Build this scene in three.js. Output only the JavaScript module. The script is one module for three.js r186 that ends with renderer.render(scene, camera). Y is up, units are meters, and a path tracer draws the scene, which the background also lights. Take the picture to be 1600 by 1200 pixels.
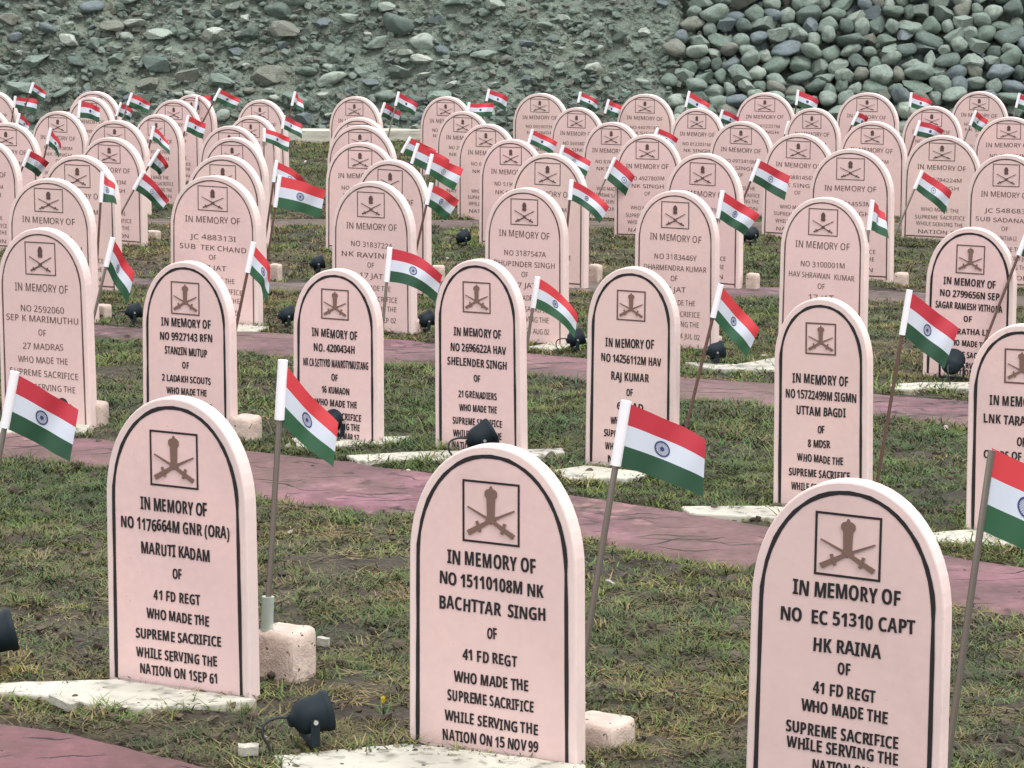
import * as THREE from 'three';
import { FontLoader } from 'three/addons/loaders/FontLoader.js';
import { mergeGeometries, mergeVertices, toCreasedNormals } from 'three/addons/utils/BufferGeometryUtils.js';
import { ImprovedNoise } from 'three/addons/math/ImprovedNoise.js';

// ------------------------------------------------------------------ camera
const F = 4500, CX = 800, CY = 600, CH = 2.02, PIT = Math.atan(720 / F);
const scene = new THREE.Scene();
const camera = new THREE.PerspectiveCamera(2 * Math.atan(600 / F) * 180 / Math.PI, 4 / 3, 0.1, 900);
camera.position.set(0, CH, 0);
camera.rotation.set(-PIT, 0, 0);

// ------------------------------------------------------------------ sky, sun, exposure
{
  const w = 128, h = 64, d = new Float32Array(w * h * 4);
  for (let j = 0; j < h; j++) for (let i = 0; i < w; i++) {
    const el = ((j + 0.5) / h - 0.5) * Math.PI, s = Math.max(0, Math.sin(el));
    const L = 1.35 * (1 + 2 * s) / 3 + 0.32;            // overcast: brighter towards the zenith
    const k = (j * w + i) * 4;
    d[k] = L * 1.0; d[k + 1] = L * 1.0; d[k + 2] = L * 1.03; d[k + 3] = 1;
  }
  const sky = new THREE.DataTexture(d, w, h, THREE.RGBAFormat, THREE.FloatType);
  sky.mapping = THREE.EquirectangularReflectionMapping; sky.magFilter = THREE.LinearFilter; sky.needsUpdate = true;
  scene.background = sky; scene.environment = sky;
}
const sun = new THREE.DirectionalLight(new THREE.Color(1, 0.97, 0.92), 1.5);
sun.position.set(7, 16, -6); sun.target.position.set(0, 0, -14);
sun.shadow.radius = 26; sun.castShadow = true;
sun.shadow.camera.left = -16; sun.shadow.camera.right = 16; sun.shadow.camera.top = 20; sun.shadow.camera.bottom = -20;
sun.shadow.camera.far = 60; sun.shadow.mapSize.set(2048, 2048);
scene.add(sun, sun.target);
const renderer = new THREE.WebGLRenderer({ antialias: true });
renderer.toneMapping = THREE.LinearToneMapping;
renderer.toneMappingExposure = 1.48;
renderer.shadowMap.enabled = true;

// ------------------------------------------------------------------ helpers
let seed = 20240711;
const rnd = () => { seed |= 0; seed = seed + 0x6D2B79F5 | 0; let t = Math.imul(seed ^ seed >>> 15, 1 | seed); t = t + Math.imul(t ^ t >>> 7, 61 | t) ^ t; return ((t ^ t >>> 14) >>> 0) / 4294967296; };
const rr = (a, b) => a + (b - a) * rnd();
const gauss = () => (rnd() + rnd() + rnd() + rnd() - 2) / 0.58;
const V = (x, y, z) => new THREE.Vector3(x, y, z);
const IN = new ImprovedNoise();
const fbm = (x, y, z, o = 4) => { let a = 0, s = 0.5; for (let i = 0; i < o; i++) { a += s * IN.noise(x, y, z); x *= 2.03; y *= 2.03; z *= 2.03; s *= 0.5; } return a; };
const clamp = (x, a = 0, b = 1) => Math.min(b, Math.max(a, x));
const sstep = (a, b, x) => { const t = clamp((x - a) / (b - a)); return t * t * (3 - 2 * t); };
const sp = Math.sin(PIT), cp = Math.cos(PIT);
function ray(px, py) { const x = (px - CX) / F, y = -(py - CY) / F; return V(x, y * cp - sp, -y * sp - cp); }
function onPlane(px, py, h = 0) { const d = ray(px, py); return d.multiplyScalar((h - CH) / d.y).add(V(0, CH, 0)); }
function atZ(px, py, z) { const d = ray(px, py); return d.multiplyScalar(z / d.z).add(V(0, CH, 0)); }
const taken = new Map();
function numbered(n) { const k = taken.get(n) || 0; taken.set(n, k + 1); return k ? `${n}_${String(k).padStart(3, '0')}` : n; }
function tag(o, label, category, group, kind) {
  if (label) o.userData.label = label; if (category) o.userData.category = category;
  if (group) o.userData.group = group; if (kind) o.userData.kind = kind; return o;
}
function thing(name, label, category, group, kind) { const g = new THREE.Group(); g.name = numbered(name); scene.add(g); return tag(g, label, category, group, kind); }
function part(name, geo, mat, parent) {
  const m = new THREE.Mesh(geo, mat); m.name = parent === scene ? numbered(name) : name;
  m.castShadow = m.receiveShadow = true; parent.add(m); return m;
}
const lin = (r, g, b) => new THREE.Color().setRGB(r, g, b);
function noiseTex(size, fn, srgb = true) {
  const d = new Uint8Array(size * size * 4);
  for (let j = 0; j < size; j++) for (let i = 0; i < size; i++) {
    const c = fn(i / size, j / size), k = (j * size + i) * 4;
    d[k] = 255 * clamp(c[0]); d[k + 1] = 255 * clamp(c[1]); d[k + 2] = 255 * clamp(c[2]); d[k + 3] = 255;
  }
  const t = new THREE.DataTexture(d, size, size); t.wrapS = t.wrapT = THREE.RepeatWrapping;
  t.magFilter = THREE.LinearFilter; t.minFilter = THREE.LinearMipmapLinearFilter; t.generateMipmaps = true;
  if (srgb) t.colorSpace = THREE.SRGBColorSpace; t.needsUpdate = true; return t;
}
// tileable fbm: blend of shifted copies
const tf = (u, v, f, o, z) => {
  const n = (a, b) => fbm(a * f, b * f, z, o);
  const wu = sstep(0, 1, u), wv = sstep(0, 1, v);
  return (n(u, v) * (1 - wu) + n(u - 1 + 0, v) * 0 + n(u - 1, v) * wu) * (1 - wv) + (n(u, v - 1) * (1 - wu) + n(u - 1, v - 1) * wu) * wv;
};

// ------------------------------------------------------------------ materials
const paintTex = noiseTex(512, (u, v) => {
  const a = tf(u, v, 5, 4, 1.3), b = tf(u, v, 40, 3, 7.1), c = tf(u, v, 90, 2, 3.7);
  let k = 0.955 + a * 0.07 + b * 0.04;
  if (c > 0.30 && a > 0.06) k -= 0.07;                  // specks of dirt
  return [k, k - 0.012 * clamp(a * 3), k - 0.022 * clamp(a * 3)];
});
const paintBump = noiseTex(256, (u, v) => { const n = 0.5 + tf(u, v, 14, 4, 2.2) * 0.6 + tf(u, v, 60, 2, 9.2) * 0.25; return [n, n, n]; }, false);
const stone = (r, g, b, ro = 0.55) => new THREE.MeshStandardMaterial({ color: lin(r, g, b), map: paintTex, bumpMap: paintBump, bumpScale: 0.0012, roughness: ro });
const rimMats = [stone(0.735, 0.585, 0.55), stone(0.76, 0.605, 0.57), stone(0.71, 0.57, 0.54), stone(0.74, 0.58, 0.555)];
const faceMats = [stone(0.72, 0.525, 0.50), stone(0.745, 0.535, 0.515), stone(0.70, 0.515, 0.49), stone(0.73, 0.52, 0.505), stone(0.715, 0.53, 0.495)];
const blackPaint = new THREE.MeshStandardMaterial({ color: lin(0.010, 0.008, 0.009), roughness: 0.8 });
const brownPaint = new THREE.MeshStandardMaterial({ color: lin(0.10, 0.058, 0.05), roughness: 0.7 });
const carvedPaint = new THREE.MeshStandardMaterial({ color: lin(0.085, 0.05, 0.045), roughness: 0.8 });
const crestPaint = new THREE.MeshStandardMaterial({ color: lin(0.165, 0.098, 0.075), roughness: 0.6 });
const whiteSlab = new THREE.MeshStandardMaterial({ color: lin(0.56, 0.54, 0.49), map: noiseTex(256, (u, v) => {
  const a = tf(u, v, 6, 4, 4.4), b = tf(u, v, 24, 4, 8.8), m = tf(u, v, 9, 4, 15.8); let k = 0.9 + a * 0.3; if (b > 0.12) k -= 0.28 * (b - 0.1) / 0.2; if (m > 0.12) k -= 1.3 * (m - 0.12); return [k, k, k * 0.97]; }), bumpMap: paintBump, bumpScale: 0.004, roughness: 0.8 });
const blockMat = new THREE.MeshStandardMaterial({ color: lin(0.60, 0.50, 0.45), map: noiseTex(256, (u, v) => {
  const a = tf(u, v, 5, 4, 2.4), b = tf(u, v, 11, 4, 6.8); let k = 0.93 + a * 0.18; if (b > 0.27) k = 0.36 + a * 0.2; return [k, k * 0.98, k * 0.96]; }), bumpMap: paintBump, bumpScale: 0.004, roughness: 0.85 });

// ------------------------------------------------------------------ ground and paths
const plateDefs = [
  ['A', 0, [[-60, 1071], [0, 1067], [180, 1061], [250, 1072], [395, 1092], [300, 1101], [172, 1106], [90, 1086], [0, 1079], [-60, 1081]]],
  ['A', 1, [[430, 1181], [540, 1170], [640, 1162], [760, 1176], [912, 1195], [900, 1240], [520, 1250], [455, 1205]]],
  ['B', 2, [[458, 684], [520, 684], [640, 681], [640, 686], [590, 694], [470, 697]]],
  ['B', 3, [[545, 711], [680, 704], [760, 704], [878, 700], [880, 706], [800, 716], [560, 718]]],
  ['B', 4, [[868, 734], [915, 727], [1015, 738], [990, 746], [890, 746]]],
  ['B', 5, [[1068, 791], [1200, 790], [1290, 797], [1270, 810], [1080, 801]]],
  ['B', 6, [[1442, 833], [1515, 827], [1680, 848], [1660, 858], [1450, 842]]],
  ['B', 0, [[-40, 660], [80, 655], [138, 664], [130, 674], [0, 674]]],
  ['C', 1, [[262, 507], [330, 503], [420, 510], [400, 516], [280, 514]]],
  ['C', 3, [[828, 541], [890, 531], [918, 528], [915, 536], [860, 545]]],
  ['C', 4, [[1074, 566], [1150, 569], [1215, 558], [1215, 576], [1110, 575]]],
  ['C', 6, [[1392, 600], [1450, 597], [1540, 597], [1530, 605], [1400, 607]]],
];
const plates = plateDefs.map(d => d[2].map(([x, y]) => onPlane(x, y, 0.014)));
const inPoly = (poly, x, z) => { let c = false; for (let i = 0, j = poly.length - 1; i < poly.length; j = i++) { const a = poly[i], b = poly[j]; if ((a.z > z) !== (b.z > z) && x < (b.x - a.x) * (z - a.z) / (b.z - a.z) + a.x) c = !c; } return c; };
const P = (list) => list.map(([x, y]) => onPlane(x, y, 0));
const pathDefs = [
  { name: 'path', top: [[-160, 1085], [0, 1122], [120, 1141], [225, 1170], [330, 1197], [520, 1250], [900, 1360]], bot: [[-160, 1330], [0, 1350], [120, 1370], [225, 1380], [330, 1400], [520, 1430], [900, 1480]], col: [0.215, 0.092, 0.103] },
  { name: 'path', top: [[-500, 640], [5, 678], [400, 706], [528, 720], [690, 741], [900, 775], [1060, 800], [1250, 832], [1460, 866], [1600, 888], [2100, 975]], bot: [[-500, 648], [5, 712], [178, 731], [436, 780], [580, 801], [660, 808], [916, 842], [1042, 870], [1172, 888], [1470, 938], [1600, 962], [2100, 1052]], col: [0.225, 0.118, 0.124] },
  { name: 'path', top: [[-500, 478], [145, 510], [225, 515], [408, 520], [620, 531], [824, 553], [914, 561], [1071, 593], [1203, 600], [1395, 620], [1505, 627], [2100, 680]], bot: [[-500, 490], [145, 528], [225, 533], [370, 550], [465, 558], [620, 566], [680, 572], [914, 594], [1071, 621], [1197, 633], [1403, 653], [1505, 668], [2100, 730]], col: [0.21, 0.118, 0.120] },
  { name: 'path', top: [[-500, 424], [210, 437], [470, 444], [900, 441], [1363, 456], [2000, 480]], bot: [[-500, 432], [210, 446], [470, 456], [900, 456], [1363, 470], [2000, 498]], col: [0.17, 0.118, 0.105] },
  { name: 'path', top: [[-400, 340], [680, 345], [1500, 350], [2000, 352]], bot: [[-400, 347], [680, 354], [1500, 360], [2000, 362]], col: [0.17, 0.122, 0.105] },
];
for (const p of pathDefs) {
  p.t = P(p.top); p.b = P(p.bot);
  const zi = (arr, x) => { let i = 0; while (i < arr.length - 2 && arr[i + 1].x < x) i++; const a = arr[i], b = arr[i + 1]; const k = (x - a.x) / (b.x - a.x); return a.z + (b.z - a.z) * k; };
  p.zt = (x) => zi(p.t, x); p.zb = (x) => zi(p.b, x);
  p.x0 = Math.max(p.t[0].x, p.b[0].x); p.x1 = Math.min(p.t.at(-1).x, p.b.at(-1).x);
}
const pathDist = (x, z) => {           // >0 inside a path, metres to the edge
  let best = -9;
  for (const p of pathDefs) {
    if (x < p.x0 - 1 || x > p.x1 + 1) continue;
    const n = 0.05 * IN.noise(x * 4, z * 4, 3) + 0.03 * IN.noise(x * 13, z * 13, 5);
    best = Math.max(best, Math.min(p.zb(x) - z, z - p.zt(x)) + n);
  }
  return best;
};
const bias = (x, z) => z > -9.6 ? (x < -0.2 ? -0.34 : x < 0.35 ? -0.08 : 0.16) : z > -12.4 ? 0.42 : z > -14.6 ? 0.16 : -0.05;
const greenness = (x, z) => bias(x + 0.5 * IN.noise(x, z, 1), z + IN.noise(x * 0.7, z * 0.7, 4)) + fbm(x * 0.55 + 3.1, z * 0.55, 4.2, 3) * 1.1 + fbm(x * 2.3, z * 2.3, 8.8, 3) * 0.7;
const bareness = (x, z) => fbm(x * 0.9 - 7, z * 1.5, 1.7, 4) * 1.4;
function gh(x, z) { return 0.03 * fbm(x * 2.5, z * 2.5, 0.3, 3) + 0.036 * fbm(x * 9, z * 9, 2.3, 3); }
function groundY(x, z) { if (plates.some(p => inPoly(p, x, z))) return -0.03; const d = pathDist(x, z); return gh(x, z) * (1 - sstep(-0.15, 0, d)) - 0.03 * sstep(-0.03, 0.05, d); }
{
  const xs = [-300, -150, -60, -25, -12]; for (let x = -8; x <= 8.001; x += 0.055) xs.push(x); xs.push(12, 25, 60, 150, 300);
  const zs = [80, 30, 8, 0, -3]; for (let z = -4.5; z >= -28.5; z -= 0.055) zs.push(z); zs.push(-32, -45, -80, -160, -400);
  const nx = xs.length, nz = zs.length, pos = new Float32Array(nx * nz * 3), col = new Float32Array(nx * nz * 3), uv = new Float32Array(nx * nz * 2), idx = [];
  const c = lin(0, 0, 0), soil = lin(0.098, 0.074, 0.05), olive = lin(0.07, 0.07, 0.036), dark = lin(0.042, 0.033, 0.024);
  for (let j = 0; j < nz; j++) for (let i = 0; i < nx; i++) {
    const k = j * nx + i, x = xs[i], z = zs[j];
    pos[k * 3] = x; pos[k * 3 + 1] = (Math.abs(x) > 9 || z > -4 || z < -29) ? 0 : groundY(x, z); pos[k * 3 + 2] = z;
    const g = greenness(x, z), b = bareness(x, z);
    c.copy(soil).lerp(olive, clamp(0.5 + g)).lerp(dark, clamp(0.3 + b + 0.8 * fbm(x * 9, z * 9, 6, 2)));
    col.set([c.r, c.g, c.b], k * 3); uv.set([x, z], k * 2);
    if (i < nx - 1 && j < nz - 1) idx.push(k, k + 1, k + nx, k + 1, k + nx + 1, k + nx);
  }
  const g = new THREE.BufferGeometry();
  g.setAttribute('position', new THREE.BufferAttribute(pos, 3)); g.setAttribute('color', new THREE.BufferAttribute(col, 3)); g.setAttribute('uv', new THREE.BufferAttribute(uv, 2));
  g.setIndex(idx); g.computeVertexNormals();
  const soilTex = noiseTex(512, (u, v) => { const a = tf(u, v, 9, 4, 3.3), b = tf(u, v, 60, 3, 5.2); let k = 0.78 + a * 0.35 + b * 0.5; return [k, k * 0.985, k * 0.95]; });
  const soilBump = noiseTex(512, (u, v) => { const k = 0.5 + tf(u, v, 16, 4, 1.1) * 0.5 + tf(u, v, 70, 3, 2.2) * 0.4; return [k, k, k]; }, false);
  tag(part('ground', g, new THREE.MeshStandardMaterial({ vertexColors: true, map: soilTex, bumpMap: soilBump, bumpScale: 0.02, roughness: 0.95 }), scene), 'patchy brown and green turf between the rows of headstones', 'ground', null, 'structure');
}
{
  const crack = new Float32Array(1024 * 1024);         // open cracks and ripple edges: wandering dark lines, mostly along the path
  for (let n = 0; n < 150; n++) {
    let x = rnd() * 1024, y = rnd() * 1024, a = 0.12 * gauss() + (rnd() < 0.12 ? 1.2 : 0); const len = rr(30, 150), w0 = rr(0.8, 4.2) * (rnd() < 0.3 ? 1.4 : 0.8);
    for (let i = 0; i < len; i++) {
      a += 0.10 * gauss(); a *= 0.985; x += Math.cos(a); y += Math.sin(a); const w = w0 * Math.sin(Math.PI * (i + 1) / (len + 2)) * (0.75 + 0.4 * IN.noise(i * 0.2, n, 1)) + 0.4, R = Math.ceil(w + 1);
      for (let dy = -R; dy <= R; dy++) for (let dx = -R; dx <= R; dx++) { const q = clamp(w + 0.7 - Math.hypot(dx, dy)); const k = ((Math.floor(y) + dy + 2048) & 1023) * 1024 + ((Math.floor(x) + dx + 2048) & 1023); if (q > crack[k]) crack[k] = q; }
    }
  }
  const pathTex = noiseTex(1024, (u, v) => {           // stained red concrete: blotches, mud, dust and cracks; one tile is 2 m
    const a = tf(u, v, 7, 5, 2.5), b = tf(u, v, 60, 3, 7.5), s = tf(u, v, 18, 4, 4.5), h = tf(u, v, 4, 3, 14.5);
    let k = 0.80 + a * 0.55 + b * 0.22, r = k * (1 + 0.10 * h), g = k * (1 - 0.10 * a - 0.12 * h), bl = k * (1 + 0.08 * a + 0.16 * h);
    const ck = 1 - 0.62 * crack[Math.min(1023, Math.round(v * 1024)) * 1024 + Math.min(1023, Math.round(u * 1024))];
    const c2 = tf(u, v, 26, 4, 20.5); if (c2 > 0.20) { const q = 1 - 2.2 * clamp(c2 - 0.18); r *= q; g *= q; bl *= q; }
    if (s > 0.17) { const q = clamp((s - 0.17) * 6); r += 0.20 * q; g += 0.24 * q; bl += 0.22 * q; }
    return [r * ck, g * ck, bl * ck];
  });
  const pathBump = noiseTex(512, (u, v) => { const k = 0.5 + tf(u, v, 10, 4, 6.1) * 0.6 + tf(u, v, 50, 3, 2.9) * 0.3; return [k, k, k]; }, false);
  pathTex.repeat.set(0.5, 0.5);
  pathDefs.forEach((p, pi) => {
    const pos = [], uv = [], idx = [], n = Math.ceil((p.x1 - p.x0) / 0.05), m = 10;
    const x0 = Math.max(p.x0, -9), x1 = Math.min(p.x1, 9);
    for (let i = 0; i <= n; i++) {
      const x = x0 + (x1 - x0) * i / n, zt = p.zt(x) - 0.06, zb = p.zb(x) + 0.06;
      for (let j = 0; j <= m; j++) {
        const z = zt + (zb - zt) * j / m, e = Math.min(j, m - j) / m;
        const edge = 0.006 - (e === 0 ? 0.04 : 0) + 0.004 * fbm(x * 3, z * 3, 7, 2) + (e > 0 && e < 0.2 ? 0.004 * IN.noise(x * 9, z * 9, 1) : 0);
        pos.push(x, edge, z); uv.push(x, z);
        const k = i * (m + 1) + j; if (i < n && j < m) idx.push(k, k + 1, k + m + 1, k + 1, k + m + 2, k + m + 1);
      }
    }
    const g = new THREE.BufferGeometry(); g.setAttribute('position', new THREE.Float32BufferAttribute(pos, 3)); g.setAttribute('uv', new THREE.Float32BufferAttribute(uv, 2)); g.setIndex(idx); g.computeVertexNormals();
    const where = ['red concrete path at the lower left corner, nearest the camera', 'cracked red concrete path behind the front row of headstones', 'dusty red path behind the second row of headstones', 'worn brown dirt path behind the third row of headstones', 'narrow dirt path behind the fourth row of headstones'][pi];
    tag(part(p.name, g, new THREE.MeshStandardMaterial({ color: lin(...p.col), map: pathTex, bumpMap: pathBump, bumpScale: 0.012, roughness: 0.85 }), scene), where, 'path', 'paths between the rows', 'structure');
  });
}

// ------------------------------------------------------------------ stony bank behind the graves
const BZ = -27.9, BSL = 58 * Math.PI / 180, WALLX = (y) => 1.50 + 0.12 * y;      // bank foot, slope, where the cobble wall starts
function bankPoint(x, s, out = 0) {        // s metres up the slope
  const wob = 0.22 * fbm(x * 0.5, s * 0.7, 2.2, 3) + 0.12 * fbm(x * 2.2, s * 2.8, 5.1, 3);
  const d = out + wob;
  if (s < 2.6) return V(x, s * Math.sin(BSL) + d * Math.cos(BSL) - 0.12, BZ - s * Math.cos(BSL) + d * Math.sin(BSL));
  const q = s - 2.6; return V(x, 2.6 * Math.sin(BSL) + q * 0.16 + d, BZ - 2.6 * Math.cos(BSL) - q);
}
const rockCols = [[0.21, 0.28, 0.24], [0.265, 0.335, 0.30], [0.15, 0.20, 0.185], [0.42, 0.49, 0.44], [0.31, 0.38, 0.34], [0.205, 0.255, 0.28], [0.255, 0.27, 0.235], [0.56, 0.61, 0.56]];
const rockTex = noiseTex(256, (u, v) => { const a = tf(u, v, 6, 4, 1.9), b = tf(u, v, 28, 3, 3.9); const k = 0.85 + a * 0.35 + b * 0.3; return [k, k, k * 0.98]; });
const rockBump = noiseTex(256, (u, v) => { const k = 0.5 + tf(u, v, 7, 5, 8.9) * 0.8; return [k, k, k]; }, false);
const rockMats = rockCols.map(c => new THREE.MeshStandardMaterial({ color: lin(...c), map: rockTex, bumpMap: rockBump, bumpScale: 0.012, roughness: 0.9 }));
function boxUV(g, s = 3) { const p = g.attributes.position, n = g.attributes.normal, uv = new Float32Array(p.count * 2); for (let i = 0; i < p.count; i++) { const ax = Math.abs(n.getX(i)), ay = Math.abs(n.getY(i)), az = Math.abs(n.getZ(i)); const [a, b] = ax > ay && ax > az ? [p.getY(i), p.getZ(i)] : ay > az ? [p.getX(i), p.getZ(i)] : [p.getX(i), p.getY(i)]; uv[i * 2] = a * s; uv[i * 2 + 1] = b * s; } g.setAttribute('uv', new THREE.BufferAttribute(uv, 2)); return g; }
const angular = [], cobble = [];
for (let i = 0; i < 14; i++) {                     // broken stones: a rough lump cut by random planes
  let g = new THREE.IcosahedronGeometry(0.62, 4); g.deleteAttribute('uv'); g.deleteAttribute('normal'); g = mergeVertices(g, 1e-4);
  const p = g.attributes.position, cut = Array.from({ length: 9 }, () => [V(gauss(), gauss(), gauss()).normalize(), rr(0.27, 0.46)]);
  for (let k = 0; k < p.count; k++) { const v = V(p.getX(k), p.getY(k), p.getZ(k)); for (const [n, d] of cut) { const e = v.dot(n) - d; if (e > 0) v.addScaledVector(n, -e); } v.multiplyScalar(1 + 0.07 * IN.noise(v.x * 4 + i * 5, v.y * 4, v.z * 4) + 0.05 * IN.noise(v.x * 11, v.y * 11 + i, v.z * 11)); p.setXYZ(k, v.x, v.y, v.z); }
  g.computeBoundingBox(); const bb = g.boundingBox.getSize(V(0, 0, 0)); g.center(); g.scale(1 / bb.x, 1 / bb.y, 1 / bb.z); g = toCreasedNormals(g, 0.5); angular.push(boxUV(g));
}
for (let i = 0; i < 12; i++) {
  let g = new THREE.IcosahedronGeometry(0.5, 3); g.deleteAttribute('uv'); g.deleteAttribute('normal'); g = mergeVertices(g, 1e-4);
  const p = g.attributes.position, cut = [0, 1, 2].map(() => [V(gauss(), gauss(), gauss()).normalize(), rr(0.30, 0.44)]);
  for (let k = 0; k < p.count; k++) { const v = V(p.getX(k), p.getY(k), p.getZ(k)); v.multiplyScalar(1 + 0.28 * IN.noise(v.x * 2.2 + i * 7, v.y * 2.2, v.z * 2.2) + 0.08 * IN.noise(v.x * 6, v.y * 6 + i, v.z * 6)); for (const [n, d] of cut) { const e = v.dot(n) - d; if (e > 0) v.addScaledVector(n, -e * 0.8); } p.setXYZ(k, v.x, v.y, v.z); }
  g.computeVertexNormals(); cobble.push(boxUV(g));
}
const bank = thing('earth_bank', 'grey green earth bank studded with broken stones behind the graves', 'bank', null, 'structure');
{
  const xs = [-120, -50, -22]; for (let x = -12; x <= 12.001; x += 0.05) xs.push(x); xs.push(22, 50, 120);
  const ss = []; for (let s = -0.4; s < 2.6; s += 0.05) ss.push(s); ss.push(2.61, 3, 4, 6, 10, 20, 40, 90);
  const pos = [], col = [], uv = [], idx = [], nx = xs.length;
  ss.forEach((s, j) => xs.forEach((x, i) => {
    const fine = Math.abs(x) < 13 && s < 2.7 ? 0.10 * fbm(x * 4, s * 6, 3.3, 4) + 0.035 * Math.abs(fbm(x * 13, s * 18, 1.2, 3)) : 0;
    const p = bankPoint(x, s, fine - (x > WALLX(s) && x < 12 ? 0.12 : 0)); pos.push(p.x, p.y, p.z); uv.push(x, s);
    const k = 0.8 + 0.5 * fbm(x * 1.5, s * 2, 9, 3), br = clamp(fbm(x * 0.8, s * 1.2, 4.4, 2) * 2);
    col.push(0.25 * k * (1 + 0.14 * br), 0.305 * k, 0.26 * k * (1 - 0.1 * br));
    const q = j * nx + i; if (i < nx - 1 && j < ss.length - 1) idx.push(q, q + 1, q + nx, q + 1, q + nx + 1, q + nx);
  }));
  const g = new THREE.BufferGeometry(); g.setAttribute('position', new THREE.Float32BufferAttribute(pos, 3)); g.setAttribute('color', new THREE.Float32BufferAttribute(col, 3)); g.setAttribute('uv', new THREE.Float32BufferAttribute(uv, 2)); g.setIndex(idx); g.computeVertexNormals();
  const t = rockTex.clone(); t.repeat.set(2.3, 2.3); t.needsUpdate = true; const tb = rockBump.clone(); tb.repeat.set(4.1, 4.1); tb.needsUpdate = true;
  part('soil', g, new THREE.MeshStandardMaterial({ vertexColors: true, map: t, bumpMap: tb, bumpScale: 0.05, roughness: 0.95 }), bank);
  // stones one can pick out
  const placed = [];
  let tries = 0;
  while (placed.length < 300 && tries++ < 20000) {
    const x = rr(-5.9, 1.7), s = rr(0.02, 1.72), big = placed.length < 42 ? rr(0.20, 0.36) : placed.length < 170 ? rr(0.12, 0.22) : rr(0.08, 0.14);
    const sy = big * rr(0.34, 0.66);
    if (x > WALLX(s) - 0.1) continue;
    if (x > -0.6 && big > 0.14 && rnd() < 0.75) continue;        // fewer large stones towards the cobble wall
    if (placed.some(q => Math.hypot((q.x - x), (q.s - s) * 1.3) < (q.w + big) * 0.46)) continue;
    placed.push({ x, s, w: big });
    const m = part('stone', rnd() < 0.72 ? angular[Math.floor(rnd() * 14)] : cobble[Math.floor(rnd() * 12)], rockMats[Math.floor(Math.pow(rnd(), 0.95) * 8)], bank);
    m.position.copy(bankPoint(x, s, 0.035)); m.scale.set(big, sy, big * rr(0.65, 0.95)); m.rotation.set(rr(-0.5, 0.2), rr(-0.8, 0.8), rr(-0.45, 0.45));
  }
  // rubble too small to pick apart
  for (let v = 0; v < 4; v++) {
    const n = 1100, im = new THREE.InstancedMesh(angular[v * 3], rockMats[[0, 1, 4, 6][v]], n), o = new THREE.Object3D();
    for (let i = 0; i < n; i++) {
      const x = rr(-7, 2.2), s = Math.pow(rnd(), 1.2) * 1.9 - 0.15, w = 0.025 + 0.06 * Math.pow(rnd(), 2);
      o.position.copy(bankPoint(x, s, 0.025)); o.scale.set(w * rr(0.9, 1.6), w * rr(0.5, 0.9), w); o.rotation.set(rr(-1, 1), rr(-3, 3), rr(-0.6, 0.6)); o.updateMatrix(); im.setMatrixAt(i, o.matrix);
    }
    im.name = 'rubble'; im.userData.kind = 'stuff'; im.castShadow = im.receiveShadow = true; bank.add(im);
  }
}
const wall = thing('cobble_wall', 'dry piled wall of rounded grey green cobbles at the upper right', 'stone wall');
{
  const cells = [];
  for (let r = 0; r < 14; r++) { let x = WALLX(0) - 0.1 + (r % 2) * 0.1 + rr(-0.05, 0.05); while (x < 5.6) { const w = rr(0.12, 0.25) * (rnd() < 0.14 ? 1.35 : 1); cells.push([x + w / 2, 0.05 + r * 0.14 + rr(-0.04, 0.04), w]); x += w * 0.93; } }
  cells.sort((a, b) => a[0] - b[0]);
  let n = 0;
  for (const [x, s, w] of cells) {
    if (n >= 300) break; if (x < WALLX(s) + rr(-0.1, 0.12)) continue; n++;
    const m = part('stone', rnd() < 0.70 ? cobble[Math.floor(rnd() * 12)] : angular[Math.floor(rnd() * 14)], rockMats[[0, 1, 1, 2, 4, 4, 3, 5, 6, 0][Math.floor(rnd() * 10)]], wall);
    m.position.copy(bankPoint(x, s, 0.05 + rr(-0.03, 0.05))); m.scale.set(w * 1.08, rr(0.115, 0.19), w * rr(0.8, 1)); m.rotation.set(rr(-0.6, 0.3), rr(-1, 1), rr(-0.5, 0.5));
  }
  for (let v = 0; v < 3; v++) {
    const k = 170, im = new THREE.InstancedMesh(cobble[v * 4], rockMats[[2, 0, 5][v]], k), o = new THREE.Object3D();
    for (let i = 0; i < k; i++) { const s = rr(-0.1, 2.1), x = rr(WALLX(s), 6.4), w = rr(0.08, 0.17); o.position.copy(bankPoint(x, s, -0.09)); o.scale.set(w * 1.2, w * 0.85, w); o.rotation.set(rr(-1, 1), rr(-3, 3), rr(-0.8, 0.8)); o.updateMatrix(); im.setMatrixAt(i, o.matrix); }
    im.name = 'packing_stones'; im.userData.kind = 'stuff'; im.castShadow = im.receiveShadow = true; wall.add(im);
  }
}

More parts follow.
